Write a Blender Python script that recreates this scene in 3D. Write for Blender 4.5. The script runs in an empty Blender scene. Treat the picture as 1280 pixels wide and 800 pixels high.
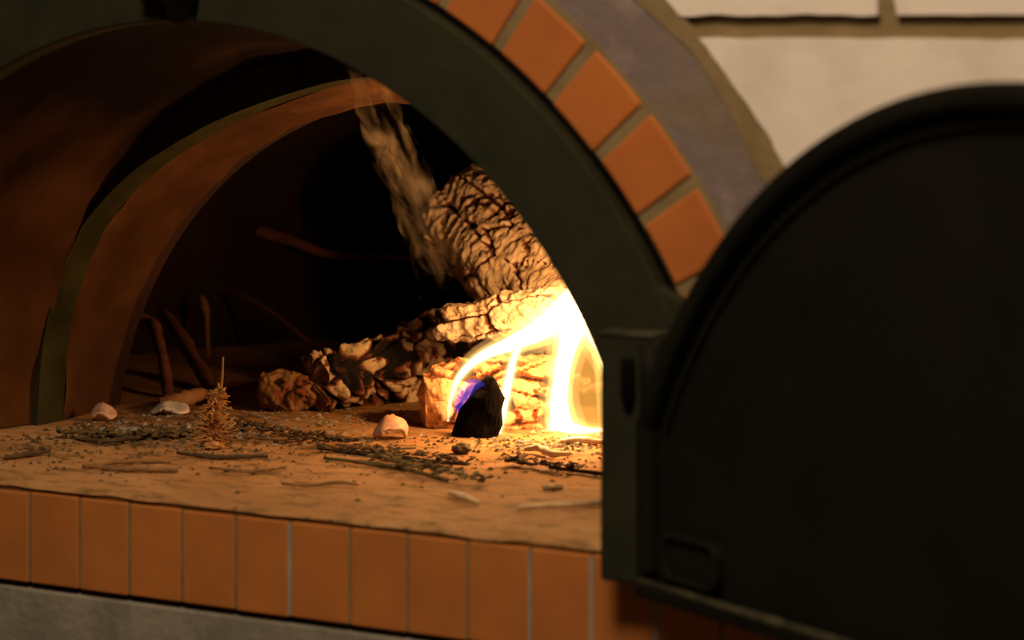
import bpy, bmesh, math, random
from mathutils import Vector, Matrix, noise, Quaternion

random.seed(7)
noise.seed_set(3)
PI = math.pi
SC = bpy.context.scene
COL = SC.collection

# ------------------------------------------------------------------ camera geometry
# metres: X along the wall, Y into the oven, Z up; Z = 0 is the hearth, Y = 0 the wall face
F, D, TANK = 3500.0, 2.6, 1.722e-4
TH = math.atan(TANK * F)
CT, ST = math.cos(TH), math.sin(TH)
CAM = Vector((D * ST, -D * CT, .471))
RGT = Vector((CT, ST, 0)); FWD = Vector((-ST, CT, 0))


def ray(x, y):
    return RGT * ((x - 640) / F) + FWD + Vector((0, 0, -(y - 35) / F))


def at(x, y, Y):
    d = ray(x, y)
    return CAM + d * ((Y - CAM.y) / d.y)


def floor_at(x, y, Z=0.0):
    d = ray(x, y)
    return CAM + d * ((Z - CAM.z) / d.z)


# ------------------------------------------------------------------ materials
def srgb(r, g, b):
    f = lambda c: (c / 255 / 12.92) if c / 255 <= .04045 else ((c / 255 + .055) / 1.055) ** 2.4
    return (f(r), f(g), f(b), 1)


def new_mat(name):
    m = bpy.data.materials.new(name)
    m.use_nodes = True
    nt = m.node_tree
    return m, nt, nt.nodes['Principled BSDF']


def ramp(nt, fac, stops):
    r = nt.nodes.new('ShaderNodeValToRGB')
    el = r.color_ramp.elements
    while len(el) < len(stops):
        el.new(.5)
    for e, (p, c) in zip(el, stops):
        e.position = p
        e.color = c if len(c) == 4 else (*c, 1)
    nt.links.new(fac, r.inputs[0])
    return r.outputs[0]


def noise_tex(nt, scale, detail=4, rough=.55, stretch=None):
    tc = nt.nodes.new('ShaderNodeTexCoord')
    n = nt.nodes.new('ShaderNodeTexNoise')
    n.inputs['Scale'].default_value = scale
    n.inputs['Detail'].default_value = detail
    n.inputs['Roughness'].default_value = rough
    if stretch:
        mp = nt.nodes.new('ShaderNodeMapping')
        mp.inputs['Scale'].default_value = stretch
        nt.links.new(tc.outputs['Object'], mp.inputs[0])
        nt.links.new(mp.outputs[0], n.inputs['Vector'])
    else:
        nt.links.new(tc.outputs['Object'], n.inputs['Vector'])
    return n.outputs['Fac']


def mixc(nt, fac, a, b, mode='MIX'):
    n = nt.nodes.new('ShaderNodeMix')
    n.data_type = 'RGBA'
    n.blend_type = mode
    for sock, v in ((n.inputs[0], fac), (n.inputs[6], a), (n.inputs[7], b)):
        if isinstance(v, (int, float)):
            sock.default_value = v
        elif isinstance(v, tuple):
            sock.default_value = v if len(v) == 4 else (*v, 1)
        else:
            nt.links.new(v, sock)
    return n.outputs[2]


def bump(nt, b, h, strength=.3, dist=.004):
    n = nt.nodes.new('ShaderNodeBump')
    n.inputs['Strength'].default_value = strength
    n.inputs['Distance'].default_value = dist
    nt.links.new(h, n.inputs['Height'])
    nt.links.new(n.outputs[0], b.inputs['Normal'])


def plain(name, stops, scale=20, rough=.8, detail=5, bstr=.25, bdist=.003, metal=0, stretch=None, spec=.3, bscale=None):
    m, nt, b = new_mat(name)
    f = noise_tex(nt, scale, detail, stretch=stretch)
    nt.links.new(ramp(nt, f, stops), b.inputs['Base Color'])
    b.inputs['Roughness'].default_value = rough
    b.inputs['Metallic'].default_value = metal
    b.inputs['Specular IOR Level'].default_value = spec
    bump(nt, b, noise_tex(nt, bscale or scale * 4, 5), bstr, bdist)
    return m


M = {}
M['terracotta'] = plain('terracotta', [(.3, (.30, .098, .020)), (.7, (.40, .135, .024))], 9, .85, bstr=.15)
M['arch_brick'] = plain('arch_terracotta', [(.3, (.30, .085, .017)), (.7, (.39, .118, .021))], 9, .85, bstr=.15)
M['mortar'] = plain('olive_mortar', [(.3, (.12, .085, .04)), (.7, (.20, .145, .075))], 30, .95)
M['arch_mortar'] = plain('arch_mortar', [(.3, (.14, .098, .042)), (.7, (.20, .145, .07))], 25, .95)
M['bed'] = plain('brown_bed_joint', [(.3, (.15, .062, .014)), (.7, (.22, .095, .022))], 30, .95)
M['mortar_grey'] = plain('grey_mortar', [(.3, (.20, .17, .15)), (.7, (.30, .26, .22))], 30, .95)
M['surround'] = plain('surround_mortar', [(.32, (.155, .112, .070)), (.47, (.150, .115, .098)), (.6,(.14,.105,.10)), (.75, (.26, .205, .18))], 11, .95, bstr=.5, bdist=.006, bscale=40)
M['wall_mortar'] = plain('wall_mortar', [(.3, (.15, .104, .046)), (.7, (.21, .15, .072))], 25, .95)
M['white_brick'] = plain('whitewashed_brick', [(.25, (.52, .46, .40)), (.5, (.62, .555, .49)), (.8, (.66, .60, .53))], 14, .85, bstr=.3, bscale=35)
M['concrete'] = plain('concrete', [(.3, (.13, .118, .092)), (.5, (.19, .172, .137)), (.75, (.26, .236, .19))], 13, .95, bstr=.5, bdist=.005, bscale=60)
M['frame_metal'] = plain('olive_cast_iron', [(.3, (.0092, .0105, .0040)), (.7, (.0170, .0168, .0060))], 18, .7, bstr=.25, spec=.22, bscale=70)
M['door_metal'] = plain('black_cast_iron', [(.3, (.0026, .0027, .0012)), (.7, (.0062, .0056, .0024))], 10, .75, bstr=.4, spec=.12, bscale=60)
M['lit_edge'] = plain('lit_iron_edge', [(.38, (.012, .011, .005)), (.66, (.055, .05, .028))], 30, .55, spec=.35)  # paler iron that paints the light caught on edges
M['black_iron_and_shade'] = plain('sooted_iron_and_shade', [(.3, (.0016, .0014, .0014)), (.7, (.004, .0035, .0028))], 20, .9, spec=.03)  # iron fittings, and the painted shadow strip round the frame
M['ring_metal'] = plain('olive_inner_ring', [(.3, (.012, .0125, .004)), (.7, (.036, .034, .011))], 14, .9, spec=.08)
M['soot'] = plain('sooted_dome', [(.35, (.010, .004, .003)), (.62, (.03, .010, .005)), (.8, (.06, .02, .008))], 5, .95, bstr=.6, bdist=.01)
M['room_floor'] = plain('grey_floor', [(.3, (.10, .085, .07)), (.7, (.14, .12, .10))], 6, .8)
M['stick_red'] = plain('red_brown_stick', [(.3, (.10, .030, .014)), (.7, (.22, .075, .035))], 30, .9, stretch=(1, 1, 1))
M['stick_tan'] = plain('tan_stick', [(.3, (.20, .09, .04)), (.7, (.34, .17, .08))], 30, .9)
M['twig_dark'] = plain('dark_twig', [(.3, (.035, .02, .008)), (.7, (.09, .05, .02))], 60, .9)
M['twig_brown'] = plain('brown_twig', [(.3, (.13, .065, .02)), (.7, (.25, .13, .045))], 60, .9)
M['straw'] = plain('pale_straw', [(.3, (.42, .27, .12)), (.7, (.62, .45, .24))], 60, .8)
M['leaf_olive'] = plain('dried_olive_leaf', [(.3, (.06, .040, .012)), (.7, (.125, .085, .028))], 40, .85)
M['sprig'] = plain('dry_orange_sprig', [(.3, (.26, .105, .025)), (.7, (.46, .22, .06))], 60, .85)
M['ash'] = plain('white_ash', [(.3, (.48, .41, .34)), (.7, (.75, .67, .58))], 50, .95)
M['ash_grey'] = plain('grey_ash', [(.3, (.14, .12, .10)), (.7, (.34, .30, .26))], 40, .95)
M['charcoal'] = plain('charcoal', [(.3, (.002, .0016, .0016)), (.7, (.006, .0045, .004))], 40, .85, bstr=.6, spec=.03)
M['crumb'] = plain('dark_crumbs', [(.3, (.03, .02, .008)), (.7, (.13, .075, .03))], 90, .95)
M['peel'] = plain('pink_ashy_bark', [(.35, (.45, .22, .14)), (.65, (.62, .42, .31))], 60, .9)

# hearth: dusty brick with char crumbs and ash worn into it
m, nt, b = new_mat('dusty_hearth')
n1 = noise_tex(nt, 6, 6)
base = ramp(nt, n1, [(.3, (.25, .118, .040)), (.5, (.36, .180, .066)), (.75, (.46, .25, .108))])
n2 = noise_tex(nt, 34, 6, .65, stretch=(.55, 1.1, 1))
base = mixc(nt, ramp(nt, n2, [(.50, (0, 0, 0)), (.66, (1, 1, 1))]), base, (.14, .078, .024))
n3 = noise_tex(nt, 90, 4, .6)
base = mixc(nt, ramp(nt, n3, [(.62, (0, 0, 0)), (.70, (.8, .8, .8))]), base, (.055, .032, .014))
n4 = noise_tex(nt, 21, 7, .7, stretch=(.7, 1, 1))
base = mixc(nt, ramp(nt, n4, [(.64, (0, 0, 0)), (.76, (.6, .6, .6))]), base, (.42, .33, .25))
nt.links.new(base, b.inputs['Base Color'])
b.inputs['Roughness'].default_value = .92
b.inputs['Specular IOR Level'].default_value = .2
bump(nt, b, noise_tex(nt, 60, 7, .65), .6, .006)
M['hearth'] = m

# vestibule vault: fired brick with patches of soot
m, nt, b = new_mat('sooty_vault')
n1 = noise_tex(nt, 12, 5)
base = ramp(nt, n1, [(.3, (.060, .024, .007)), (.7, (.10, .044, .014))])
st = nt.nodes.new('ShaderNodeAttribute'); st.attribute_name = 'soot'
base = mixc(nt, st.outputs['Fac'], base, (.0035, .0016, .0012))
nt.links.new(base, b.inputs['Base Color'])
b.inputs['Roughness'].default_value = .95
b.inputs['Specular IOR Level'].default_value = .06
bump(nt, b, noise_tex(nt, 45, 6), .4, .005)
M['vault'] = m

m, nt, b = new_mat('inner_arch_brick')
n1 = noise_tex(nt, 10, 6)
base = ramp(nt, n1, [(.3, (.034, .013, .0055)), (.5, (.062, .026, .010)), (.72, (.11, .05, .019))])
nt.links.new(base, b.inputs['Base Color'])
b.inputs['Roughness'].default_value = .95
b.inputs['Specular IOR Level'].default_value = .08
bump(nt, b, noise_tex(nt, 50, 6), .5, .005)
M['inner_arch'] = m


def burnt(name, ash_a, ash_b, char=(.012, .008, .006), red=(.16, .045, .018), ember=0.0):
    """wood burnt to ash over charcoal; the 'char' attribute of each mesh says where it has cracked open"""
    m, nt, b = new_mat(name)
    at_ = nt.nodes.new('ShaderNodeAttribute'); at_.attribute_name = 'char'
    c = ramp(nt, noise_tex(nt, 38, 6), [(.3, ash_a), (.65, ash_b)])
    speck = ramp(nt, noise_tex(nt, 120, 5, .65), [(.56, (0, 0, 0)), (.68, (.75, .75, .75))])
    c = mixc(nt, speck, c, (.10, .05, .025))
    k1 = ramp(nt, at_.outputs['Fac'], [(.30, (0, 0, 0)), (.55, (1, 1, 1))])
    c = mixc(nt, k1, c, red)
    k2 = ramp(nt, at_.outputs['Fac'], [(.55, (0, 0, 0)), (.85, (1, 1, 1))])
    c = mixc(nt, k2, c, char)
    nt.links.new(c, b.inputs['Base Color'])
    b.inputs['Roughness'].default_value = .95
    b.inputs['Specular IOR Level'].default_value = .15
    bump(nt, b, noise_tex(nt, 150, 6, .65), .6, .003)
    if ember > 0:
        e = ramp(nt, noise_tex(nt, 30, 4), [(.48, (0, 0, 0)), (.62, (1, .22, .03))])
        nt.links.new(e, b.inputs['Emission Color'])
        b.inputs['Emission Strength'].default_value = ember
    return m


M['burnt_pale'] = burnt('ashy_log', (.54, .36, .21), (.74, .56, .38))
M['burnt_mid'] = burnt('charred_log', (.34, .22, .11), (.56, .41, .25))
M['burnt_glow'] = burnt('glowing_log', (.56, .25, .10), (.70, .38, .18), red=(.25, .05, .015), ember=.35)
M['burnt_brown'] = burnt('brown_wood', (.13, .065, .024), (.30, .165, .07))
M['log_end'] = plain('charred_cut_end', [(.3, (.12, .065, .026)), (.7, (.27, .15, .062))], 22, .95, bstr=.6)
M['log_end_black'] = plain('blackened_cut_end', [(.3, (.02, .011, .006)), (.7, (.06, .03, .014))], 30, .95, bstr=.6)
M['log_end_orange'] = plain('glowing_cut_end', [(.3, (.55, .22, .08)), (.7, (.72, .40, .22))], 22, .95, bstr=.5)


def flame_mat(name, col, strength):
    m = bpy.data.materials.new(name); m.use_nodes = True
    nt = m.node_tree; nt.nodes.clear()
    out = nt.nodes.new('ShaderNodeOutputMaterial')
    e = nt.nodes.new('ShaderNodeEmission')
    e.inputs[0].default_value = (*col, 1)
    e.inputs[1].default_value = strength
    nt.links.new(e.outputs[0], out.inputs['Volume'])
    return m


M['fl_core'] = flame_mat('flame_white', (1, .82, .52), 190)
M['fl_body'] = flame_mat('flame_yellow', (1, .55, .16), 13)
M['fl_heart'] = flame_mat('flame_amber', (1, .47, .07), 13)
M['fl_thin'] = flame_mat('flame_gold', (1, .66, .16), 36)
M['fl_halo'] = flame_mat('flame_orange', (1, .36, .07), 4)
M['fl_blue'] = flame_mat('flame_blue', (.10, .07, .85), 26)

m = bpy.data.materials.new('wood_smoke'); m.use_nodes = True
nt = m.node_tree; nt.nodes.clear()
out = nt.nodes.new('ShaderNodeOutputMaterial')
v = nt.nodes.new('ShaderNodeVolumePrincipled')
v.inputs['Color'].default_value = (.80, .66, .48, 1)
v.inputs['Anisotropy'].default_value = .1
tc = nt.nodes.new('ShaderNodeTexCoord')
drift = nt.nodes.new('ShaderNodeVectorMath'); drift.operation = 'DOT_PRODUCT'
SD = (at(450, 80, .20) - at(548, 310, .72)).normalized()
drift.inputs[1].default_value = SD
nt.links.new(tc.outputs['Object'], drift.inputs[0])
along_ = nt.nodes.new('ShaderNodeVectorMath'); along_.operation = 'SCALE'; along_.inputs[0].default_value = SD * .86
nt.links.new(drift.outputs['Value'], along_.inputs['Scale'])
sub = nt.nodes.new('ShaderNodeVectorMath'); sub.operation = 'SUBTRACT'
nt.links.new(tc.outputs['Object'], sub.inputs[0]); nt.links.new(along_.outputs[0], sub.inputs[1])
nn = nt.nodes.new('ShaderNodeTexNoise'); nn.inputs['Scale'].default_value = 48; nn.inputs['Detail'].default_value = 3
nn.inputs['Distortion'].default_value = .9
nt.links.new(sub.outputs[0], nn.inputs['Vector'])
dn = ramp(nt, nn.outputs['Fac'], [(.50, (0, 0, 0)), (.62, (.3, .3, .3)), (.74, (1, 1, 1))])
mul = nt.nodes.new('ShaderNodeMath'); mul.operation = 'MULTIPLY'; mul.inputs[1].default_value = 15
nt.links.new(dn, mul.inputs[0]); nt.links.new(mul.outputs[0], v.inputs['Density'])
nt.links.new(v.outputs[0], out.inputs['Volume'])
M['smoke'] = m


# ------------------------------------------------------------------ object helpers
def empty(name, loc=(0, 0, 0), label=None, cat=None, group=None, kind=None):
    o = bpy.data.objects.new(name, None)
    COL.objects.link(o)
    o.location = loc
    o.empty_display_size = .05
    return tag(o, label, cat, group, kind)


def tag(o, label=None, cat=None, group=None, kind=None):
    if label: o['label'] = label
    if cat: o['category'] = cat
    if group: o['group'] = group
    if kind: o['kind'] = kind
    return o


def build(name, bm, mat, parent=None, smooth=True, bevel=0, label=None, kind=None, origin=None):
    bmesh.ops.recalc_face_normals(bm, faces=bm.faces)
    me = bpy.data.meshes.new(name)
    off = None
    if parent is not None:
        off = Vector(parent_world(parent))
    elif origin is not None:
        off = Vector(origin)
    if off is not None:
        for vv in bm.verts:
            vv.co -= off
    for fc in bm.faces:
        fc.smooth = smooth
    bm.to_mesh(me); bm.free()
    for mm in (mat if isinstance(mat, (list, tuple)) else [mat]):
        me.materials.append(mm)
    o = bpy.data.objects.new(name, me)
    COL.objects.link(o)
    if parent is not None:
        o.parent = parent
    elif off is not None:
        o.location = off
    if bevel:
        md = o.modifiers.new('bevel', 'BEVEL'); md.width = bevel; md.segments = 2; md.limit_method = 'ANGLE'
        md.angle_limit = math.radians(50)
    if label: o['label'] = label
    if kind: o['kind'] = kind
    return o


def parent_world(p):
    w = Vector((0, 0, 0))
    while p is not None:
        w += p.location
        p = p.parent
    return w


def box(bm, x0, x1, y0, y1, z0, z1):
    vs = [bm.verts.new((x, y, z)) for x in (x0, x1) for y in (y0, y1) for z in (z0, z1)]
    for q in ((0, 1, 3, 2), (4, 6, 7, 5), (0, 4, 5, 1), (2, 3, 7, 6), (0, 2, 6, 4), (1, 5, 7, 3)):
        bm.faces.new([vs[i] for i in q])
    return vs


def prism(bm, pts, y0, y1, fn=None):
    """polygon pts in (x,z), extruded from y0 to y1 (fn maps (x,y,z) to world)"""
    fn = fn or (lambda x, y, z: (x, y, z))
    a = [bm.verts.new(fn(x, y0, z)) for x, z in pts]
    b = [bm.verts.new(fn(x, y1, z)) for x, z in pts]
    bm.faces.new(a); bm.faces.new(b[::-1])
    n = len(pts)
    for i in range(n):
        j = (i + 1) % n
        bm.faces.new((a[i], b[i], b[j], a[j]))


def strip_solid(bm, la, lb, y0, y1, fn=None):
    """solid between two open profiles of equal length, from y0 to y1"""
    fn = fn or (lambda x, y, z: (x, y, z))
    R = [[bm.verts.new(fn(p[0], y, p[1])) for p in l] for l, y in ((la, y0), (lb, y0), (lb, y1), (la, y1))]
    n = len(la)
    for k in range(4):
        A, B = R[k], R[(k + 1) % 4]
        for i in range(n - 1):
            bm.faces.new((A[i], A[i + 1], B[i + 1], B[i]))
    bm.faces.new([R[k][0] for k in range(4)])
    bm.faces.new([R[k][-1] for k in range(4)])


def loft(bm, rings, close=False):
    vs = [[bm.verts.new(p) for p in r] for r in rings]
    for A, B in zip(vs, vs[1:]):
        n = len(A)
        for i in range(n if close else n - 1):
            j = (i + 1) % n
            bm.faces.new((A[i], A[j], B[j], B[i]))
    return vs


def catmull(pts, n):
    pts = [Vector(p) for p in pts]
    out = []
    k = len(pts) - 1
    for i in range(n + 1):
        u = i / n * k
        s = min(int(u), k - 1); t = u - s
        p1, p2 = pts[s], pts[s + 1]
        p0 = pts[s - 1] if s > 0 else p1 * 2 - p2
        p3 = pts[s + 2] if s + 2 <= k else p2 * 2 - p1
        out.append(.5 * ((2 * p1) + (p2 - p0) * t + (2 * p0 - 5 * p1 + 4 * p2 - p3) * t * t + (3 * p1 - p0 - 3 * p2 + p3) * t ** 3))
    return out


def frames(path):
    T = [(path[min(i + 1, len(path) - 1)] - path[max(i - 1, 0)]).normalized() for i in range(len(path))]
    up = Vector((0, 0, 1)) if abs(T[0].z) < .9 else Vector((1, 0, 0))
    N = (up - T[0] * up.dot(T[0])).normalized()
    res = []
    for t in T:
        N = (N - t * N.dot(t)).normalized()
        res.append((t, N, t.cross(N)))
    return res


def tube(bm, pts, radii, n=24, seg=10, flat=1.0, jitter=0, seed=0):
    """smooth tapered tube through pts; radii one per point"""
    path = catmull(pts, n)
    rr = catmull([(r, 0, 0) for r in radii], n)
    fr = frames(path)
    rings = []
    for i, (p, (t, N, B)) in enumerate(zip(path, fr)):
        r = max(rr[i].x, 1e-4)
        ring = []
        for k in range(seg):
            a = 2 * PI * k / seg
            q = p + N * (math.cos(a) * r) + B * (math.sin(a) * r * flat)
            if jitter:
                q += noise.noise_vector(q * (.6 / max(r, .002)) + Vector((seed, 0, 0))) * (r * jitter)
            ring.append(q)
        rings.append(ring)
    vs = loft(bm, rings, True)
    bm.faces.new(vs[0]); bm.faces.new(vs[-1][::-1])


def arc(cx, cz, R, a0, a1, n, sx=1.0):
    return [(cx + R * sx * math.cos(math.radians(a0 + (a1 - a0) * i / n)),
             cz + R * math.sin(math.radians(a0 + (a1 - a0) * i / n))) for i in range(n + 1)]


CX, CZ = -.3805, -.0584          # centre of the oven mouth's arch
R_IN, R_OUT = .537, .621         # iron frame
RB0, RB1, RG = .629, .695, .773  # brick ring and mortar surround

# ================================================================== SETTING
# white block wall around the mouth
bm = bmesh.new()
prof = arc(CX, CZ, .70, 4.8, 175.2, 60)
outer = []
for x, z in prof:
    outer.append((x, z))
# backing of mortar, built as a wall with the mouth left open
WX0, WX1, WZ0, WZ1 = -2.3, 2.2, -.104, 1.5
pr = arc(CX, CZ, .70, 0, 180, 72)
ou = []
for x, z in pr:
    dx, dz = x - CX, z - CZ
    k = min((WX1 - CX) / dx if dx > 1e-6 else 1e9, (WX0 - CX) / dx if dx < -1e-6 else 1e9, (WZ1 - CZ) / dz if dz > 1e-6 else 1e9)
    ou.append((CX + dx * k, CZ + dz * k))
strip_solid(bm, pr, ou, 0.004, .09)
box(bm, WX0, CX - .70, .0045, .09, WZ0, CZ + .001)
box(bm, CX + .70, WX1, .0045, .09, WZ0, CZ + .001)
wall = build('wall_front', bm, M['wall_mortar'], smooth=False, kind='structure')
tag(wall, 'olive mortared wall of big whitewashed blocks around the oven mouth', 'wall')


def wall_block(bm, x0, x1, z0, z1, side):
    n = 26
    edge, far = [], []
    for i in range(n + 1):
        z = z0 + (z1 - z0) * i / n
        h = (RG + .004) ** 2 - (z - CZ) ** 2
        if side > 0:
            xs = max(x0, CX + math.sqrt(h)) if h > 0 else x0
            xe = x1
        else:
            xs = min(x1, CX - math.sqrt(h)) if h > 0 else x1
            xe = x0
        if (xe - xs) * side < .012:
            continue
        j = noise.noise(Vector((xs * 40, z * 40, 3))) * .0035 + noise.noise(Vector((xs * 140, z * 140, 1))) * .0015
        edge.append((xs + j, z)); far.append((xe, z))
    if len(edge) < 3:
        return
    m_ = 24
    top = [(edge[-1][0] + (far[-1][0] - edge[-1][0]) * k / m_, edge[-1][1]) for k in range(1, m_)]
    bot = [(far[0][0] + (edge[0][0] - far[0][0]) * k / m_, edge[0][1]) for k in range(1, m_)]
    w = lambda p: (p[0], p[1] + noise.noise(Vector((p[0] * 35, p[1] * 35, 9))) * .0022)
    prism(bm, edge + [w(p) for p in top] + far[::-1] + [w(p) for p in bot], -.004, .03)


bm = bmesh.new()
rows = [(-.10, .005, .1), (.024, .232, .45), (.251, .462, .62), (.482, .69, .377), (.709, .917, .60), (.936, 1.144, .4), (1.163, 1.37, .6)]
for z0, z1, start in rows:
    L = .52
    k0 = int((WX0 - start) / L) - 1
    for k in range(k0, k0 + 12):
        a, b_ = start + k * L + .008, start + (k + 1) * L - .008
        a, b_ = max(a, WX0), min(b_, WX1)
        if b_ - a < .03:
            continue
        if a >= CX: wall_block(bm, a, b_, z0, z1, 1)
        elif b_ <= CX: wall_block(bm, a, b_, z0, z1, -1)
        else:
            if z0 > CZ + RG: wall_block(bm, a, b_, z0, z1, 1)
            else:
                wall_block(bm, CX, b_, z0, z1, 1); wall_block(bm, a, CX, z0, z1, -1)
blocks = build('whitewashed_blocks', bm, M['white_brick'], wall, smooth=False, bevel=.003)

bm = bmesh.new()
box(bm, -2.6, 2.6, -3.4, .0, -1.02, -.98)
fl = build('floor', bm, M['room_floor'], smooth=False, kind='structure')

# ================================================================== THE OVEN
oven = empty('wood_fired_oven', (CX, 0, 0), 'arched brick wood fired oven with olive iron mouth and black door swung open', 'oven')

# concrete base under the brick ledge
bm = bmesh.new()
box(bm, WX0, WX1, -.001, 1.9, -.98, -.1085)
build('concrete_base', bm, M['concrete'], oven, smooth=False, bevel=.004)

# ledge of upright terracotta bricks
JX = [-.8455, -.7785, -.712, -.646, -.5804, -.5143, -.4497, -.3826, -.3162, -.2504, -.1797, -.1135, -.0464, .0216, .0869, .1531, .2195, .286, .352]
JX = [-.8455 - .0665 * k for k in range(9, 0, -1)] + JX + [.352 + .0665 * k for k in range(1, 8)]
bm = bmesh.new()
for a, b_ in zip(JX, JX[1:]):
    g = .0017
    box(bm, a + g, b_ - g, -.0045, .10, -.1025 + random.uniform(-.0006, .0006), -.0096 + random.uniform(-.0008, .0008))
ledge = build('ledge_bricks', bm, M['terracotta'], oven, smooth=False, bevel=.0018)
bm = bmesh.new()
box(bm, JX[0], JX[-1], -.0028, .09, -.1015, -.0105)
build('ledge_mortar', bm, M['mortar'], oven, smooth=False)
bm = bmesh.new()
box(bm, JX[0], JX[-1], -.0008, .085, -.0105, -.0055)
build('bed_joint', bm, M['bed'], oven, smooth=False, label='dark brown bed joint under the hearth edge')
for jx, w in ((-.2504, .0022), (.0216, .0018), (.0869, .0019), (.1531, .0018)):
    bm = bmesh.new()
    box(bm, jx - w, jx + w, -.0042, .02, -.101, -.0115)
    build('pale_pointing', bm, M['mortar_grey'], oven, smooth=False, label='pale grey pointing in a ledge joint')

# hearth slab: subdivided, worn front edge
bm = bmesh.new()
NX, NY = 150, 100
def hz(x, y):
    p = Vector((x * 9, y * 9, 0))
    z = noise.fractal(p, 1, 2, 4) * .0022
    e = max(0, 1 - (y + .004) / .03)
    return z - e * e * (.0035 + .0025 * noise.noise(Vector((x * 22, 5, 1)))) - .001
HX0, HX1, HY0, HY1 = -1.30, .44, -.004, 1.75
grid = []
for j in range(NY + 1):
    v_ = j / NY
    y = HY0 + (HY1 - HY0) * v_ ** 1.8
    row = []
    for i in range(NX + 1):
        x = HX0 + (HX1 - HX0) * i / NX
        yy = y + (noise.noise(Vector((x * 18, 2, 2))) * .0022 if j == 0 else 0)
        row.append(bm.verts.new((x, yy, hz(x, y))))
    grid.append(row)
for j in range(NY):
    for i in range(NX):
        bm.faces.new((grid[j][i], grid[j][i + 1], grid[j + 1][i + 1], grid[j + 1][i]))
lowv = [bm.verts.new((v_.co.x, v_.co.y + .002, -.006)) for v_ in grid[0]]
for i in range(NX):
    bm.faces.new((lowv[i], lowv[i + 1], grid[0][i + 1], grid[0][i]))
build('hearth_floor', bm, M['hearth'], oven)
bm = bmesh.new()
box(bm, HX0, HX1, .09, HY1, -.10, -.012)
build('hearth_bed', bm, M['mortar'], oven, smooth=False)

# brick ring above the mouth, with its mortar
bm = bmesh.new()
strip_solid(bm, arc(CX, CZ, R_OUT - .02, 5, 175, 90), arc(CX, CZ, RG + .002, 4, 176, 90), -.0015, .08)
# rough troweled face
build('mortar_surround', bm, M['surround'], oven, smooth=False)
bm = bmesh.new()
pa = arc(CX, CZ, .757, 4, 176, 260)
pa = [(x + (x - CX) * noise.noise(Vector((x * 13, z * 13, 2))) * .011, z + (z - CZ) * noise.noise(Vector((x * 13, z * 13, 2))) * .011) for x, z in pa]
strip_solid(bm, pa, arc(CX, CZ, RG + .0045, 4, 176, 260), -.0028, .05)
build('outer_joint', bm, M['wall_mortar'], oven, smooth=False, label='olive joint between surround and white blocks')
bm = bmesh.new()
strip_solid(bm, arc(CX, CZ, R_OUT - .01, 5, 175, 90), arc(CX, CZ, RB1 + .004, 5, 175, 90), -.0032, .06)
build('arch_pointing', bm, M['arch_mortar'], oven, smooth=False, label='olive pointing between the arch bricks')
bm = bmesh.new()
PITCH = 6.62
a0 = 34.42
starts = [a0 + PITCH * k for k in range(-4, 22)]
for s in starts:
    g0, g1 = .50, .50
    aa = [s + g0 + (PITCH - g0 - g1) * i / 5 for i in range(6)]
    if aa[-1] > 176 or aa[0] < 4: continue
    r0 = RB0 + random.uniform(-.002, .001); r1 = RB1 + random.uniform(-.003, .003)
    la = [(CX + r0 * math.cos(math.radians(a)), CZ + r0 * math.sin(math.radians(a))) for a in aa]
    # the brick sides are parallel, so the outer end is a touch narrower in angle
    mid = (aa[0] + aa[-1]) / 2
    ab = [mid + (a - mid) * 1.005 for a in aa]
    lb = [(CX + r1 * math.cos(math.radians(a)), CZ + r1 * math.sin(math.radians(a))) for a in ab]
    strip_solid(bm, la, lb, -.006, .07)
build('arch_bricks', bm, M['arch_brick'], oven, smooth=False, bevel=.003)
bm = bmesh.new()
strip_solid(bm, arc(CX, CZ, RB0 - .013, 5, 175, 90), arc(CX, CZ, RB0 - .0005, 5, 175, 90), -.004, .05)
build('frame_gap_shade', bm, M['black_iron_and_shade'], oven, smooth=False, label='black strip painted as the shadow line between iron frame and bricks')  # dark strip stands in for the shade in the gap round the frame

# iron frame of the mouth
fr = bm = bmesh.new()
strip_solid(bm, arc(CX, CZ, R_IN, 21, 159, 110), arc(CX, CZ, R_OUT, 21, 159, 110), -.022, .006)
# inner return flange
strip_solid(bm, arc(CX, CZ, R_IN - .001, 6.3, 173.7, 110), arc(CX, CZ, R_IN + .012, 6.3, 173.7, 110), -.018, .008)
for sgn in (1, -1):
    mx = lambda x: x if sgn > 0 else 2 * CX - x
    # straight leg
    leg = [(mx(x), z) for x, z in ((.136, -.014), (.1345, .05), (.131, .11), (.118, .17), (.112, .215), (.165, .215), (.172, .19), (.172, -.014))]
    prism(bm, leg, -.021, .015)
    # web flaring out to the hinge lug
    web = [(.135, .262), (.148, .258), (.160, .243), (.178, .233), (.190, .228), (.190, .196), (.172, .194), (.168, .205), (.167, .222), (.158, .231), (.149, .224), (.146, .205), (.118, .20)]
    prism(bm, [(mx(x), z) for x, z in web], -.0205, -.004)
frame = build('iron_frame', fr, M['frame_metal'], oven, smooth=False, bevel=.0012)
# hinge block on the right leg
bm = bmesh.new()
box(bm, .119, .178, -.046, -.020, -.022, .197)
hb = build('hinge_bracket', bm, M['frame_metal'], oven, smooth=False, bevel=.003)
bm = bmesh.new()
tube(bm, [(.150, -.05, .178), (.150, -.05, .150), (.151, -.05, .138)], [.006, .007, .005], 8, 12)
build('hinge_pin', bm, M['black_iron_and_shade'], hb)
bm = bmesh.new()
box(bm, .119, .176, -.048, -.02, .197, .2015)
build('lit_bracket_top', bm, M['lit_edge'], hb, smooth=False, bevel=.001, label='hinge bracket top painted bright as if lit')  # light on the bracket top, put into a paler metal
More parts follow.
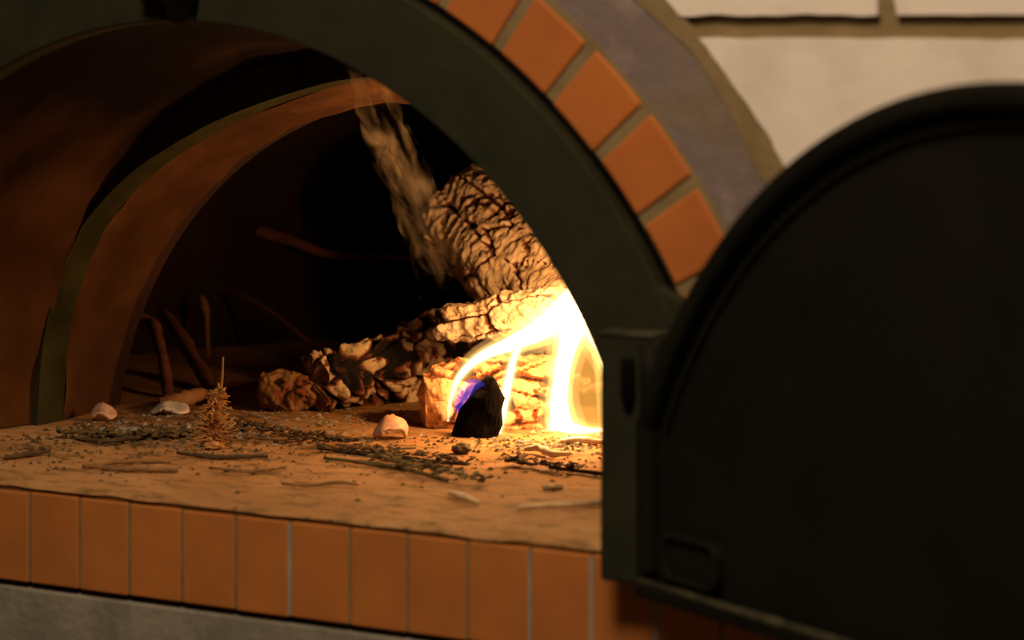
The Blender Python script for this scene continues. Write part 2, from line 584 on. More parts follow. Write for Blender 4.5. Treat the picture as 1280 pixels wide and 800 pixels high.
# catch at the crown of the frame
bm = bmesh.new()
prism(bm, [(-.408, .575), (-.408, .497), (-.378, .493), (-.376, .480), (-.362, .475), (-.350, .479), (-.346, .494), (-.344, .575)], -.040, -.02)
build('door_catch', bm, M['black_iron_and_shade'], oven, smooth=False, bevel=.004)

# vestibule vault, from the frame back to the inner ring
CB = (-.400, -.020, .467)
NV = 90
def profile(c, n=NV):
    cx, cz, R = c
    a = math.degrees(math.asin(-cz / R))
    return arc(cx, cz, R, a, 180 - a, n)
def lerp_prof(A, B, t): return [(p[0] + (q[0] - p[0]) * t, p[1] + (q[1] - p[1]) * t) for p, q in zip(A, B)]
PA, PB = profile((CX, CZ, R_IN + .004)), profile(CB)
PF_ = [(-.858, 0), (-.850, .091), (-.828, .172), (-.801, .222), (-.770, .258), (-.711, .306), (-.617, .355), (-.538, .384), (-.449, .408), (-.395, .416)]
PF_ = [(q[0], q[1]) for q in PF_]
PF_ = [(-.76 - q[0], q[1]) for q in PF_] + PF_[::-1]      # right foot over the crown to the left foot
PF = [(q.x, q.y) for q in catmull([(q[0], q[1], 0) for q in PF_], NV)]        # inner arch, front edge
PK = profile((-.427, -.0756, .460))        # inner arch, back edge
bm = bmesh.new()
rings = []
NYV = 22
for k in range(NYV + 1):
    t = k / NYV
    y = .006 + (.338 - .006) * t
    ring = []
    for i, (x, z) in enumerate(lerp_prof(PA, PB, t)):
        nn = noise.fractal(Vector((x * 14, y * 14, z * 14)), 1, 2, 4) * .004
        ring.append((x + (x - CX) * nn * 2, y, z + nn))
    rings.append(ring)
o_rings = [[(x + (x - CX) * .1, y, z + .05) for x, y, z in r] for r in rings]
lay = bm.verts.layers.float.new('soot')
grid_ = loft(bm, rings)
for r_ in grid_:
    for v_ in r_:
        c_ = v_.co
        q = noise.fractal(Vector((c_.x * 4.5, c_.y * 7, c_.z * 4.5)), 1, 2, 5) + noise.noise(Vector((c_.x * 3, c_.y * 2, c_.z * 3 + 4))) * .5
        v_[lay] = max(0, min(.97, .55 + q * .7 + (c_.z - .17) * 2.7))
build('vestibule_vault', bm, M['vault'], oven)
# olive iron ring at the back of the vestibule
bm = bmesh.new()
strip_solid(bm, lerp_prof(PF, PF, 0), lerp_prof(PB, [(p[0] * 1.0, p[1]) for p in PB], 0), .331, .378)
build('inner_ring', bm, M['ring_metal'], oven, smooth=False, bevel=.003)
# inner brick arch
bm = bmesh.new()
rings = []
for k in range(15):
    t = k / 14
    y = .378 + (.492 - .378) * t
    ring = []
    for x, z in lerp_prof(PF, PK, t):
        nn = noise.fractal(Vector((x * 16, y * 16, z * 16)), 1, 2, 4) * .004
        ring.append((x + (x + .44) * nn * 2, y, z + nn))
    rings.append(ring)
rings.append([(-.44 + (x + .44) * 1.28, .5, z * 1.28 + .0) for x, z in PK])
loft(bm, rings)
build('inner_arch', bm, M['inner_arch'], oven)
# domed chamber
bm = bmesh.new()
rings = []
DC = Vector((-.43, .515, 0))
for k in range(25):
    el = PI / 2 * k / 24
    ring = []
    for i in range(73):
        az = math.radians(180 * i / 72)
        rx, ry, rz = .84, 1.20, .60
        p = Vector((DC.x + rx * math.cos(el) * math.cos(az), DC.y + ry * math.cos(el) * math.sin(az), rz * math.sin(el) - .004))
        p += noise.noise_vector(p * 9) * .008
        ring.append(p)
    rings.append(ring)
loft(bm, rings)
build('dome', bm, M['soot'], oven)
# dome front wall, above and beside the inner arch
bm = bmesh.new()
big = [(-.43 + (x + .43) * 2.1, z * 2.1) for x, z in PK]
strip_solid(bm, [(-.44 + (x + .44) * 1.012, z * 1.012) for x, z in PK], big, .492, .52)
build('chamber_front', bm, M['soot'], oven, smooth=False)

# ---- door, hinged on the right and swung out towards the room
DA = math.radians(28)
HG = Vector((.168, -.046, 0))
dvec = Vector((math.cos(DA), -math.sin(DA), 0))
nvec = Vector((-math.sin(DA), -math.cos(DA), 0))     # faces the camera
def dmap(s, d, z): return HG + dvec * s + nvec * d + Vector((0, 0, z))
door = empty('oven_door', HG - Vector(oven.location))
door.parent = oven
S0, SM, SR, SZ = .010, .500, .545, -.113
def door_prof(inset, n=64):
    pts = []
    R = SR - inset
    x0 = S0 + inset
    aa = math.degrees(math.acos(max(-1, min(1, (SM - x0) / R))))
    pts = [(x0, -.023 + inset), (x0, SZ + R * math.sin(math.radians(aa)) * .5)]
    pts += [(SM - R * math.cos(math.radians(a)), SZ + R * math.sin(math.radians(a))) for a in [aa + (180 - 2 * aa) * i / n for i in range(n + 1)]]
    pts += [(2 * SM - x0, SZ + R * math.sin(math.radians(aa)) * .5), (2 * SM - x0, -.023 + inset)]
    return pts
bm = bmesh.new()
prism(bm, door_prof(.002), -.004, .008, dmap)
build('door_plate', bm, M['door_metal'], door, smooth=False)
bm = bmesh.new()
strip_solid(bm, door_prof(0), door_prof(.020), -.008, .022, dmap)
build('door_rim', bm, M['door_metal'], door, smooth=False, bevel=.006)
bm = bmesh.new()
strip_solid(bm, door_prof(.028), door_prof(.034), .006, .012, dmap)
build('inner_bead', bm, M['door_metal'], door, smooth=False, bevel=.0025)
bm = bmesh.new()
prism(bm, [(.012, -.026), (.99, -.026), (.99, -.014), (.012, -.014)], -.004, .024, dmap)
bl = build('bottom_flange', bm, M['door_metal'], door, smooth=False, bevel=.003)
bm = bmesh.new()
tube(bm, [dmap(.014, .021, -.0125), dmap(.3, .022, -.012), dmap(.97, .021, -.0125)], [.003, .0036, .003], 30, 10, jitter=.3)
build('flange_highlight', bm, M['lit_edge'], bl, label='highlight painted along the edge of the door flange')  # highlight on the flange lip, put into its colour
bm = bmesh.new()
def rrect(x0, x1, z0, z1, r, n=6):
    p = []
    for cx, cz, a in ((x1 - r, z1 - r, 0), (x0 + r, z1 - r, 90), (x0 + r, z0 + r, 180), (x1 - r, z0 + r, 270)):
        p += [(cx + r * math.cos(math.radians(a + 90 * i / n)), cz + r * math.sin(math.radians(a + 90 * i / n))) for i in range(n + 1)]
    return p
prism(bm, rrect(.050, .128, -.004, .034, .012), .006, .016, dmap)
lp = build('hinge_plate', bm, M['door_metal'], door, smooth=False, bevel=.003)
bm = bmesh.new()
op, ip = rrect(.048, .130, -.006, .036, .013), rrect(.053, .125, -.001, .031, .011)
strip_solid(bm, op + op[:1], ip + ip[:1], .014, .0195, dmap)
build('plate_edge', bm, M['door_metal'], lp, smooth=False, bevel=.0015)
# hinge knuckle between bracket and door
bm = bmesh.new()
tube(bm, [(.172, -.050, -.012), (.172, -.050, .08), (.172, -.050, .19)], [.009, .009, .009], 8, 14)
build('hinge_knuckle', bm, M['door_metal'], door)


# ================================================================== FUEL
def burnt_log(name, p0, p1, r0, r1, mat, endmat, parent=None, seed=0, flat=1.0, wedge=0.0, along=170, around=120, scale=34,
              stretch=.5, depth=.010, lump=.012, bend=(0, 0, 0), charbias=0.0, twist=0.0, crack=.22, patch=0.0, endchar=0.0):
    """a burnt log, cracked into blocks; returns body and end meshes (bm, bm)"""
    p0, p1 = Vector(p0), Vector(p1)
    path = catmull([p0, (p0 + p1) / 2 + Vector(bend), p1], along)
    fr_ = frames(path)
    bm = bmesh.new()
    lay = bm.verts.layers.float.new('char')
    L = (p1 - p0).length
    rows_ = []
    for i, (p, (t, N, B)) in enumerate(zip(path, fr_)):
        u = i / along
        r = r0 + (r1 - r0) * u
        edge = min(u, 1 - u) * L
        r *= 1 - .22 * max(0, 1 - edge / .02) ** 2
        row = []
        for k in range(around):
            a = 2 * PI * k / around + twist * u
            rad = r * (1 + wedge * (math.cos(3 * a + seed) * .5 + .3 * math.cos(2 * a + seed * 2)))
            q = N * math.cos(a) * rad + B * math.sin(a) * rad * flat
            loc = Vector((q.dot(N), q.dot(B), u * L * stretch)) * scale + Vector((seed * 7.3, seed * 3.1, 0))
            loc += noise.noise_vector(loc * .6) * .55
            d, _ = noise.voronoi(loc)
            cr = d[1] - d[0]
            c = max(0, 1 - cr / crack)
            c2 = 0
            d2, _ = noise.voronoi(loc * 2.7 + Vector((5, 5, 5)))
            c2 = max(0, 1 - (d2[1] - d2[0]) / .09)
            big = noise.fractal(Vector((q.x, q.y, q.z)) * 14 + t * (u * L * 10) + Vector((seed, 0, 0)), 1, 2, 4)
            fine = noise.fractal((p + q) * 75 + Vector((seed, 0, 0)), 1, 2, 4)
            h = big * lump + fine * .0045 - depth * c * c - depth * .18 * c2
            w = bm.verts.new(p + q * (1 + h / max(rad, .01)))
            pn = noise.fractal((p + q) * 22 + Vector((0, seed, 0)), 1, 2, 5)
            pn += max(0, -fine) * .7 + endchar * max(0, 1 - u / .16)
            w[lay] = max(0, min(1, max(c ** 1.3, c2 ** 2 * .6) + max(0, pn * 1.5 - .40 + patch * 1.5) + charbias))
            row.append(w)
        rows_.append(row)
    for A, Bw in zip(rows_, rows_[1:]):
        for k in range(around):
            j = (k + 1) % around
            bm.faces.new((A[k], A[j], Bw[j], Bw[k]))
    # end faces
    ends = []
    for row, p, t in ((rows_[0], path[0], -fr_[0][0]), (rows_[-1], path[-1], fr_[-1][0])):
        eb = bmesh.new(); ends.append(eb)
        last = [eb.verts.new(w.co.copy()) for w in row]
        for f_ in (.8, .55, .3, .08):
            cur = []
            for w in row:
                q = p + (w.co - p) * f_
                q = q + t * (.005 * (1 - f_) + noise.fractal(q * 60, 1, 2, 4) * .006)
                cur.append(eb.verts.new(q))
            for k in range(around):
                j = (k + 1) % around
                eb.faces.new((last[k], last[j], cur[j], cur[k]))
            last = cur
        eb.faces.new(last)
    return bm, ends


def make_log(name, label, cat, mat, endmat, group='burning logs in the oven', **kw):
    p0, p1 = Vector(kw['p0']), Vector(kw['p1'])
    base = (p0 + p1) / 2
    base.z -= max(kw['r0'], kw['r1'])
    o = empty(name, base, label, cat, group)
    b_, e_ = burnt_log(name, mat=mat, endmat=endmat, **kw)
    build('charred_wood', b_, mat, o)
    for eb in e_:
        build('cut_end', eb, endmat, o)
    return o


# big pale log leaning on top, its blackened far end up
make_log('firewood_log', 'thick pale ashy log leaning highest in the fire with a blackened upper end', 'log', M['burnt_pale'], M['log_end_black'],
         p0=at(588, 266, .93), p1=at(775, 404, .775), r0=.083, r1=.104, seed=1.7, scale=19, stretch=.30, lump=.012, wedge=.10, depth=.008, crack=.07, patch=-.22, endchar=1.0, along=230, around=170)
# narrower log close behind it
make_log('firewood_log', 'slim pale log half hidden behind the thickest log beside the iron frame', 'log', M['burnt_pale'], M['log_end'],
         p0=at(655, 208, 1.12), p1=at(860, 370, 1.0), r0=.034, r1=.042, seed=8.3, scale=26, stretch=.3, lump=.008, wedge=.06, depth=.007, crack=.12, patch=-.1)
# log below it, slanting across above the flames
make_log('firewood_log', 'pale cracked log lying across right above the flames under the thickest log', 'log', M['burnt_pale'], M['log_end'],
         p0=at(550, 404, .665), p1=at(790, 378, .665), r0=.022, r1=.034, seed=4.2, scale=24, stretch=.34, lump=.008, wedge=.10, depth=.006, crack=.10, patch=-.18, along=200, around=110, twist=1.2)
# blocky log at the back left, brown cut end towards the left
make_log('firewood_log', 'blocky grey white checked log with black cracks at left of the fire', 'log', M['burnt_mid'], M['log_end'],
         p0=at(392, 474, .60), p1=at(650, 432, .93), r0=.034, r1=.070, seed=2.9, scale=36, stretch=.62, lump=.026, wedge=.14, depth=.013, crack=.24, patch=.26, along=220, around=140)
# brown chunk at its tip
make_log('wood_chunk', 'half burnt brown wood chunk at the left tip of the blocky log', 'wood chunk', M['burnt_brown'], M['log_end'], group=None,
         p0=at(326, 484, .575), p1=at(418, 486, .625), r0=.021, r1=.026, seed=3.3, scale=16, stretch=.4, lump=.010, wedge=.12, depth=.005, crack=.08, patch=-.05, along=90, around=70)
# small log whose pale end glows orange beside the flame
make_log('firewood_log', 'short log on the hearth glowing orange beside the flame with pale rounded end', 'log', M['burnt_glow'], M['log_end_orange'],
         p0=at(530, 499, .565), p1=at(708, 490, .665), r0=.040, r1=.048, seed=6.1, scale=22, stretch=.4, lump=.009, wedge=.05, depth=.006, crack=.1, along=150, around=100)

def rock(center, size, seed, amp=.3, sub=4, rot=0):
    bm = bmesh.new()
    bmesh.ops.create_icosphere(bm, subdivisions=sub, radius=1)
    for v_ in bm.verts:
        d = v_.co.normalized()
        k = 1 + noise.fractal(d * 1.6 + Vector((seed, seed, 0)), 1, 2, 5) * amp
        # flattened facets as broken charcoal has
        q = Vector((d.x * size[0], d.y * size[1], d.z * size[2])) * k
        q.rotate(Quaternion((0, 0, 1), rot))
        v_.co = Vector(center) + q
    return bm

# charcoal lump
p = floor_at(585, 546); c = p + Vector((0, .012, .030))
bm = bmesh.new()
ring0 = []
prof_c = [(.030, 0), (.029, .014), (.026, .030), (.021, .044), (.013, .057), (.006, .066), (.001, .070)]
rings = []
for r, z in prof_c:
    ring = []
    for k in range(28):
        a = 2 * PI * k / 28
        q = Vector((math.cos(a) * r * (.95 + .25 * (z / .067)), math.sin(a) * r * .7, z))
        q += Vector((z * .30, 0, 0)) + noise.noise_vector(q * 60) * .008 * (1 if z > 0 else .4)
        q.z = max(q.z, 0)
        ring.append(p + Vector((0, .015, 0)) + q)
    rings.append(ring)
vs = loft(bm, rings, True); bm.faces.new(vs[0]); bm.faces.new(vs[-1])
tag(build('charcoal_lump', bm, M['charcoal'], smooth=False, origin=p), 'black pointed charcoal lump standing in front of the small glowing log', 'charcoal')

# peeled bark lying before the glowing log
def curl(center, w, h, ang, seed, bend=1.5, th=.0035, tilt=.3):
    bm = bmesh.new()
    n, m_ = 22, 12
    R = w / bend
    rot = Matrix.Rotation(ang, 4, 'Z') @ Matrix.Rotation(tilt, 4, 'X')
    sheets = []
    for side in (0, 1):
        rows_ = []
        for i in range(n + 1):
            a = (i / n - .5) * bend
            row = []
            for j in range(m_ + 1):
                v_ = j / m_ - .5
                ww = 1 - .35 * abs(2 * v_) ** 3
                rr = R - side * th
                q = Vector((math.sin(a * ww) * rr, v_ * h * (1 + .25 * noise.noise(Vector((i * .4, seed, 0)))), math.cos(a * ww) * rr - R * math.cos(bend / 2)))
                q += noise.noise_vector(q * 60 + Vector((seed, 0, 0))) * .004
                row.append(q)
            rows_.append(row)
        sheets.append(rows_)
    zmin = min((rot @ q).z for s_ in sheets for r_ in s_ for q in r_)
    V = [[[bm.verts.new(Vector(center) + (rot @ q) - Vector((0, 0, zmin))) for q in r_] for r_ in s_] for s_ in sheets]
    for s_ in V:
        for i in range(n):
            for j in range(m_):
                bm.faces.new((s_[i][j], s_[i][j + 1], s_[i + 1][j + 1], s_[i + 1][j]))
    A, B = V
    for i in range(n):
        for j in (0, m_):
            bm.faces.new((A[i][j], A[i + 1][j], B[i + 1][j], B[i][j]))
    for j in range(m_):
        for i in (0, n):
            bm.faces.new((A[i][j], A[i][j + 1], B[i][j + 1], B[i][j]))
    return bm

p = floor_at(490, 547)
tag(build('bark_curl', curl(p, .058, .022, TH + .15, 5, 2.9, tilt=.5), M['peel'], origin=p), 'pinkish curled flake of ashy bark in front of the logs', 'bark')
p = floor_at(128, 524)
tag(build('ash_flake', curl(p, .034, .022, .6, 8, 1.5, tilt=.5), M['peel'], origin=p), 'pinkish curled ash flake at the foot of the left inner arch', 'ash flake')
p = floor_at(160, 545)
tag(build('ash_flake', curl(p, .060, .022, .75, 11, .7, tilt=.1), M['ash_grey'], origin=p), 'long flat grey ash flake left of the dry sprig', 'ash flake')
p = floor_at(212, 518)
tag(build('bark_curl', curl(p, .05, .03, .2, 14, 1.0, tilt=.2), M['ash'], origin=p), 'pale flat bark flake on the hearth behind the dry sprig', 'bark')


# ---- sticks inside the chamber
def stick(name, label, cat, pts, radii, mat, seed=0, group=None, n=20, seg=8, extra=(), jit=.35):
    pts = [Vector(q) for q in pts]
    bm = bmesh.new()
    tube(bm, pts, radii, n, seg, jitter=jit, seed=seed)
    for pp, rr in extra:
        tube(bm, pp, rr, 10, 6, jitter=jit, seed=seed + 1)
    mid = min(pts, key=lambda q: q.z)
    o = build(name, bm, mat, origin=mid)
    return tag(o, label, cat, group)

stick('kindling_stick', 'long thin red brown stick propped across the dark chamber', 'stick',
      [at(232, 268, 1.12), at(300, 283, 1.12), at(360, 300, 1.13), at(412, 318, 1.14), at(500, 322, 1.16), at(560, 330, 1.16)],
      [.005, .0075, .008, .006, .005, .006], M['stick_red'], 1)
stick('kindling_stick', 'crooked brown stick leaning behind the left foot of the inner arch', 'stick',
      [at(203, 388, .86), at(224, 418, .80), at(242, 448, .75), at(272, 500, .66)], [.007, .010, .010, .008], M['stick_red'], 2)
stick('kindling_stick', 'short stub of wood poking out beside the left inner arch', 'stick',
      [at(145, 384, .72), at(180, 402, .73), at(196, 416, .70), at(214, 508, .60)], [.008, .009, .008, .007], M['stick_red'], 3)
stick('kindling_stick', 'small upright splinter standing in the dark behind the sprig', 'stick',
      [at(252, 370, 1.0), at(257, 386, 1.0), at(259, 402, 1.0), at(262, 492, .98)], [.003, .006, .003, .002], M['stick_tan'], 4)
stick('kindling_stick', 'thin faint twig lying high across the dark back of the chamber', 'stick',
      [at(205, 345, 1.1), at(250, 356, 1.1), at(300, 370, 1.06), at(350, 398, 1.02), at(430, 468, .96)], [.003, .004, .004, .003, .003], M['stick_red'], 5)
stick('kindling_stick', 'brown stick lying flat on the hearth behind the dry sprig', 'stick',
      [floor_at(200, 505, .008), floor_at(225, 500, .012), floor_at(255, 492, .014)], [.008, .010, .008], M['stick_tan'], 6)

# ---- twigs, straws and chips on the hearth
def fl(x, y, h=.0022): return floor_at(x, y, h)
stick('straw', 'long pale straw lying near the right end of the hearth', 'straw', [fl(648, 634), fl(690, 631, .003), fl(735, 629, .004), fl(790, 622, .003)], [.0016, .0028, .003, .0024], M['straw'], 1, jit=.1)
stick('twig', 'dark thin twig running to the iron frame at right', 'twig', [fl(690, 584), fl(720, 588, .003), fl(750, 592, .003), fl(800, 600)], [.0016, .0022, .0024, .002], M['twig_dark'], 2)
stick('twig', 'long dark crooked twig across the middle of the hearth', 'twig', [fl(398, 560), fl(440, 565, .003), fl(490, 570, .004), fl(530, 576, .003), fl(585, 580)], [.002, .003, .0032, .003, .002], M['twig_dark'], 3,
      extra=[([fl(470, 568, .003), fl(490, 562, .006), fl(520, 560, .004)], [.0016, .0015, .001])])
stick('twig', 'olive bent twig lying just in front of the crooked dark twig', 'twig', [fl(405, 572), fl(450, 578, .004), fl(500, 585, .003), fl(560, 600)], [.0015, .0022, .0024, .0018], M['leaf_olive'], 4)
stick('twig', 'dark straight twig lying under the dry orange sprig', 'twig', [fl(222, 566), fl(270, 571, .003), fl(335, 570)], [.0018, .003, .002], M['twig_dark'], 5)
stick('twig', 'forked brown twig near the ledge at left', 'twig', [fl(104, 582), fl(150, 586, .003), fl(222, 588)], [.0016, .0026, .0022], M['twig_brown'], 6,
      extra=[([fl(106, 583), fl(150, 578, .003), fl(214, 577)], [.0018, .0022, .0016])])
stick('twig', 'short dark sliver at the left edge of the hearth', 'twig', [fl(5, 573), fl(30, 568, .003), fl(62, 564)], [.0018, .0032, .002], M['twig_dark'], 7)
stick('twig', 'thin brown twig in front of the dry sprig', 'twig', [fl(262, 584), fl(310, 589, .003), fl(358, 584)], [.0012, .002, .0016], M['twig_brown'], 8)
stick('twig', 'thin curved brown twig nearest the ledge in the middle', 'twig', [fl(352, 604), fl(385, 607, .003), fl(420, 603, .003), fl(448, 606)], [.0012, .0018, .0018, .0012], M['twig_brown'], 9)
stick('wood_sliver', 'flat tan wood sliver near the ledge left of the straw', 'wood sliver', [fl(562, 615), fl(578, 620, .003), fl(598, 628)], [.002, .0036, .002], M['straw'], 10, jit=.2)
stick('twig', 'dark twig ending at the left foot of the inner arch', 'twig', [fl(95, 548), fl(140, 551, .004), fl(200, 541, .004)], [.002, .003, .002], M['twig_dark'], 11)
stick('twig', 'brown twig right of the dry sprig on the ashes', 'twig', [fl(300, 546), fl(350, 549, .004), fl(398, 545)], [.0014, .002, .0014], M['twig_brown'], 12)

def chip(name, label, cat, x, y, w, d, h, mat, seed, rot=0, amp=.35):
    p = floor_at(x, y)
    bm = rock(p + Vector((0, 0, h * .75)), (w, d, h), seed, amp, 3, rot)
    return tag(build(name, bm, mat, smooth=False, origin=p), label, cat)
chip('wood_chip', 'small pale oval chip just behind the long straw', 'wood chip', 691, 611, .011, .006, .003, M['straw'], 2, TH)
chip('bark_crumb', 'dark round crumb of bark in front of the charcoal lump', 'bark', 577, 566, .011, .010, .006, M['leaf_olive'], 4)
chip('ember_flake', 'dry orange flake lying at the base of the sprig', 'flake', 268, 560, .013, .010, .004, M['sprig'], 6)
stick('wood_shaving', 'cream curled shaving on the hearth in front of the right flame', 'wood shaving', [fl(655, 562, .003), fl(672, 560, .006), fl(690, 567, .004), fl(712, 567, .003)], [.002, .004, .0045, .002], M['ash'], 14, jit=.4)
stick('wood_shaving', 'thin white shaving close under the right flame', 'wood shaving', [fl(700, 551, .003), fl(725, 549, .006), fl(745, 552, .004), fl(770, 549, .003)], [.002, .004, .0035, .002], M['ash'], 15, jit=.4)

# dried leafy bits
def leaf_cluster(name, label, pts, n, size, mat, seed):
    rnd = random.Random(seed)
    bm = bmesh.new()
    for _ in range(n):
        i = rnd.random() * (len(pts) - 1); k = int(i)
        a = Vector(pts[k]).lerp(Vector(pts[min(k + 1, len(pts) - 1)]), i - k)
        a += Vector((rnd.gauss(0, .006), rnd.gauss(0, .006), rnd.random() * .004 + .002))
        ang = rnd.random() * 2 * PI
        d = Vector((math.cos(ang), math.sin(ang), rnd.uniform(-.1, .4))) * size * rnd.uniform(.6, 1.3)
        s = Vector((-math.sin(ang), math.cos(ang), rnd.uniform(-.3, .3))) * size * .28
        up = Vector((0, 0, size * .12))
        q = [a, a + d * .5 + s, a + d, a + d * .5 - s]
        t = [bm.verts.new(x + up) for x in q]; l = [bm.verts.new(x - up * .2) for x in q]
        bm.faces.new(t); bm.faces.new(l[::-1])
        for e in range(4):
            bm.faces.new((t[e], l[e], l[(e + 1) % 4], t[(e + 1) % 4]))
    return tag(build(name, bm, mat, smooth=False, origin=pts[0]), label, 'dried leaves', kind='stuff')
leaf_cluster('dried_leaves', 'dark dried leaves along the twig by the iron frame', [fl(640, 578), fl(665, 584), fl(715, 588)], 75, .011, M['twig_dark'], 1)
leaf_cluster('dried_leaves', 'olive dried leaves scattered between the crossing twigs', [fl(470, 572), fl(520, 588), fl(610, 605)], 90, .012, M['leaf_olive'], 2)
leaf_cluster('dried_leaves', 'grey green dried leaves in the ashes left of the sprig', [fl(70, 545), fl(150, 548), fl(240, 545)], 110, .012, M['leaf_olive'], 3)
leaf_cluster('dried_leaves', 'loose dark leaf bits in front of the blocky log', [fl(300, 535), fl(380, 550), fl(440, 556)], 120, .011, M['twig_dark'], 4)

leaf_cluster('dried_leaves', 'dark leaf bits strewn along the long crooked dark twig', [fl(405, 563), fl(500, 570), fl(580, 582)], 80, .010, M['twig_dark'], 5)

# dry sprig standing in the ashes
p = floor_at(268, 556)
sp = empty('dry_sprig', p, 'bushy dry orange sprig standing on the hearth with a thin stem pointing up', 'sprig')
tip = at(279, 446, p.y + .02)
bm = bmesh.new()
stem_pts = [p, at(266, 530, p.y + .003), at(272, 500, p.y + .01), at(277, 478, p.y + .015), tip]
tube(bm, stem_pts, [.0022, .002, .0018, .0018, .0008], 20, 8, jitter=.3)
build('stem', bm, M['twig_brown'], sp)
bm = bmesh.new()
rnd = random.Random(5)
cs = catmull(stem_pts[:4], 60)
for k in range(300):
    u = rnd.random() ** 1.1
    a = cs[int(u * 50)]
    ang = rnd.random() * 2 * PI
    L = .031 * (1 - .62 * u) * rnd.uniform(.3, 1.15)
    d = Vector((math.cos(ang), math.sin(ang), rnd.uniform(-.2, 1.3))).normalized() * L
    e = a + d; e.z = max(e.z, .001)
    tube(bm, [a, a.lerp(e, .5) + Vector((0, 0, .002)), e], [.0009, .0012, .0004], 4, 5)
build('needles', bm, M['sprig'], sp)

# crumbs nobody could count
bm = bmesh.new()
rnd = random.Random(11)
def bit(q, s):
    vs = []
    for dx, dy, dz in ((1, 0, 0), (-.5, .8, 0), (-.5, -.8, 0), (0, 0, .7)):
        vs.append(bm.verts.new(q + Vector((dx * s * rnd.uniform(.4, 1.5), dy * s * rnd.uniform(.4, 1.5), dz * s * rnd.uniform(.4, 1.2)))))
    for f_ in ((0, 2, 1), (0, 1, 3), (1, 2, 3), (2, 0, 3)):
        bm.faces.new([vs[i] for i in f_])
for _ in range(900):
    x = rnd.uniform(0, 775); y = 545 + abs(rnd.gauss(0, 26))
    if y > 640: continue
    q = floor_at(x, y)
    if q.y < .03: continue
    bit(q + Vector((0, 0, -.0003)), rnd.uniform(.0012, .0042))
for _ in range(500):
    x = rnd.gauss(200, 90); y = rnd.gauss(540, 9)
    q = floor_at(x, y)
    if q.x < -.82: continue
    bit(q, rnd.uniform(.002, .006))
tag(build('crumbs', bm, M['crumb'], smooth=False, origin=(-.45, .3, 0)), 'dark wood crumbs littering the hearth', 'crumbs', kind='stuff')
bm = bmesh.new()
for _ in range(700):
    x = rnd.gauss(330, 150); y = rnd.gauss(530, 12)
    if rnd.random() < .35: x, y = rnd.gauss(690, 50), rnd.gauss(555, 6)
    q = floor_at(x, y)
    if q.x < -.82 or q.y > 1.0: continue
    bit(q, rnd.uniform(.0015, .0055))
tag(build('ash', bm, M['ash_grey'], smooth=False, origin=(-.45, .4, 0)), 'pale grey ash scattered around the logs', 'ash', kind='stuff')

# ================================================================== FIRE
PXM = 3.25 / F                    # metres per pixel at the fire's distance
def fpt(x, y, Y=.56): return at(x, y, Y)
fire = empty('flame', floor_at(700, 541), 'bright white yellow flame licking up over the logs at the iron frame', 'flame')
def tongue(name, pts, radii, mat, flat=1.0, Y=.56, n=40, Ys=None):
    bm = bmesh.new()
    P_ = [fpt(x, y, (Ys[i] if Ys else Y)) for i, (x, y) in enumerate(pts)]
    tube(bm, P_, [r * PXM for r in radii], n, 20, flat)
    return build(name, bm, mat, fire)
def sheath(pts, radii, **kw):
    tongue('flame_tongue', pts, [r * .78 for r in radii], M['fl_core'], **kw)
    tongue('flame_halo', pts, [r * 1.25 for r in radii], M['fl_thin'], **kw)
    tongue('flame_halo', pts, [r * 1.7 + 2 for r in radii], M['fl_body'], **kw)
# left arch-shaped sheet
LA = [(560, 526), (564, 497), (575, 470), (601, 446), (640, 429), (680, 409), (706, 384), (719, 360), (727, 337)]
sheath(LA, [2, 4, 6, 8, 12, 18, 18, 11, 2], Ys=[.53, .53, .535, .54, .55, .555, .56, .56, .56])
# middle tongue
MA = [(622, 541), (625, 522), (631, 497), (637, 470), (643, 446), (652, 430)]
sheath(MA, [6, 9, 8, 7, 6, 4], Ys=[.545, .545, .548, .55, .55, .55])
# right flame: bright walls round a thinner amber heart
sheath([(703, 537), (699, 505), (702, 470), (709, 435), (717, 405), (722, 380)], [18, 15, 13, 15, 20, 15], Y=.575)
sheath([(767, 534), (767, 505), (763, 470), (754, 435), (741, 405), (728, 378)], [7, 7, 9, 14, 18, 14], Y=.585)
sheath([(688, 532), (712, 535), (740, 538), (776, 534)], [6, 9, 5, 3], Y=.58)
tongue('flame_heart', [(735, 538), (735, 505), (735, 465), (733, 425), (727, 385), (724, 360)], [22, 25, 25, 24, 18, 8], M['fl_heart'], flat=.7, Y=.58)
tongue('flame_tongue', [(752, 534), (753, 500), (750, 462), (742, 430)], [5, 8, 8, 6], M['fl_thin'], Y=.57)
tongue('flame_halo', [(730, 540), (733, 500), (733, 455), (731, 410), (727, 365), (724, 330)], [44, 50, 48, 40, 28, 4], M['fl_halo'], flat=.8, Y=.58)
# blue root of the left sheet
tongue('blue_flame', [(572, 516), (577, 498), (590, 482), (606, 480)], [5, 10, 9, 2], M['fl_blue'], Y=.515)
tongue('blue_flame', [(615, 520), (616, 498), (617, 480)], [3, 5, 2], M['fl_blue'], Y=.53)

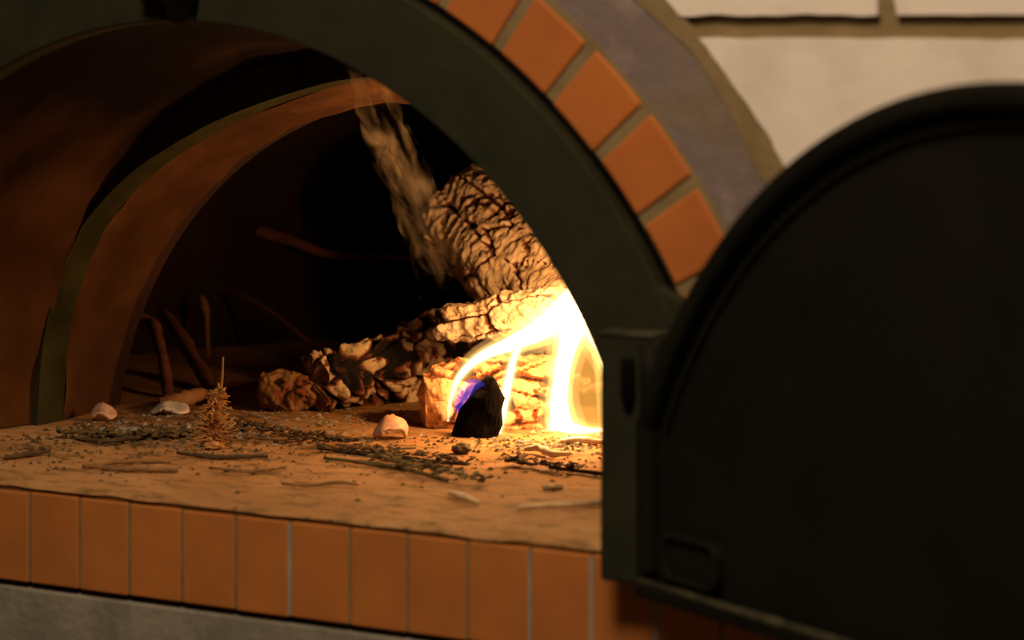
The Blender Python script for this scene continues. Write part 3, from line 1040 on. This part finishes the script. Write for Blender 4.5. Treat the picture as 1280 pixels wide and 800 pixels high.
# smoke drifting forward from the gap between the logs to the crown
def strand(bm, px, radii, seed):
    tube(bm, [at(x, y, Y) for x, y, Y in px], radii, 44, 16, .8, jitter=.35, seed=seed)
bm = bmesh.new()
strand(bm, [(556, 345, .78), (546, 310, .72), (528, 270, .62), (506, 220, .52), (486, 170, .42), (464, 118, .30), (450, 80, .20)], [.022, .034, .036, .034, .030, .024, .018], 1)
strand(bm, [(575, 300, .70), (545, 275, .64), (520, 235, .56), (500, 190, .46), (478, 140, .34), (462, 100, .26)], [.004, .010, .012, .010, .008, .004], 2)
strand(bm, [(560, 290, .70), (530, 250, .62), (505, 200, .50), (484, 150, .38), (458, 90, .22)], [.004, .007, .010, .012, .006], 3)
strand(bm, [(530, 240, .60), (522, 205, .52), (507, 170, .45), (494, 140, .38)], [.003, .008, .010, .003], 4)
tag(build('smoke', bm, M['smoke'], origin=at(548, 310, .72)), 'thin grey smoke wisp curling up from the thick log', 'smoke', kind='stuff')
bm = bmesh.new()
strand(bm, [(530, 372, .76), (514, 340, .72), (514, 300, .66), (500, 260, .58), (488, 225, .52)], [.006, .010, .012, .010, .004], 5)
strand(bm, [(560, 330, .74), (540, 296, .70), (522, 320, .70), (516, 352, .72)], [.003, .006, .006, .003], 6)
tag(build('smoke', bm, M['smoke'], origin=at(525, 370, .76)), 'faint lower smoke curl left of the leaning log', 'smoke', kind='stuff')

# ================================================================== LIGHT
def point(name, loc, power, col, radius):
    l = bpy.data.lights.new(name, 'POINT'); l.energy = power; l.color = col; l.shadow_soft_size = radius
    o = bpy.data.objects.new(name, l); COL.objects.link(o); o.location = loc
    return o
FC = (1.0, .50, .17)
point('flame_light', fpt(722, 340, .53), 5.0, FC, .012)
point('flame_light', fpt(706, 398, .535), 1.0, FC, .012)
point('flame_light', fpt(703, 500, .535), .9, FC, .012)
point('flame_light', fpt(612, 440, .53), .5, FC, .010)

l = bpy.data.lights.new('room_lamp', 'AREA'); l.shape = 'DISK'; l.size = .8; l.energy = 58; l.color = (1.0, .75, .50)
o = bpy.data.objects.new('room_lamp', l); COL.objects.link(o)
o.location = (.55, -1.45, 2.05)
o.rotation_euler = (Vector((-.1, 0, .1)) - Vector(o.location)).to_track_quat('-Z', 'Y').to_euler()

w = bpy.data.worlds.new('room'); SC.world = w; w.use_nodes = True
bg = w.node_tree.nodes['Background']
bg.inputs[0].default_value = (1.0, .66, .36, 1); bg.inputs[1].default_value = .045

# ================================================================== CAMERA
cam = bpy.data.cameras.new('camera')
co = bpy.data.objects.new('camera', cam); COL.objects.link(co)
co.location = CAM
co.rotation_euler = (PI / 2, 0, TH)
cam.sensor_width = 36; cam.lens = 36 * F / 1280
cam.shift_y = -(400 - 35) / 1280
cam.clip_start = .05
cam.dof.use_dof = True
cam.dof.focus_distance = 3.28
cam.dof.aperture_fstop = 4.2
SC.camera = co

vs = SC.view_settings
vs.view_transform = 'Standard'; vs.look = 'None'; vs.gamma = 1; vs.exposure = 0; vs.use_curve_mapping = False
SC.cycles.use_denoising = True
SC.cycles.sample_clamp_indirect = 2.0
SC.cycles.max_bounces = 8
SC.cycles.volume_bounces = 1
SC.cycles.transparent_max_bounces = 32
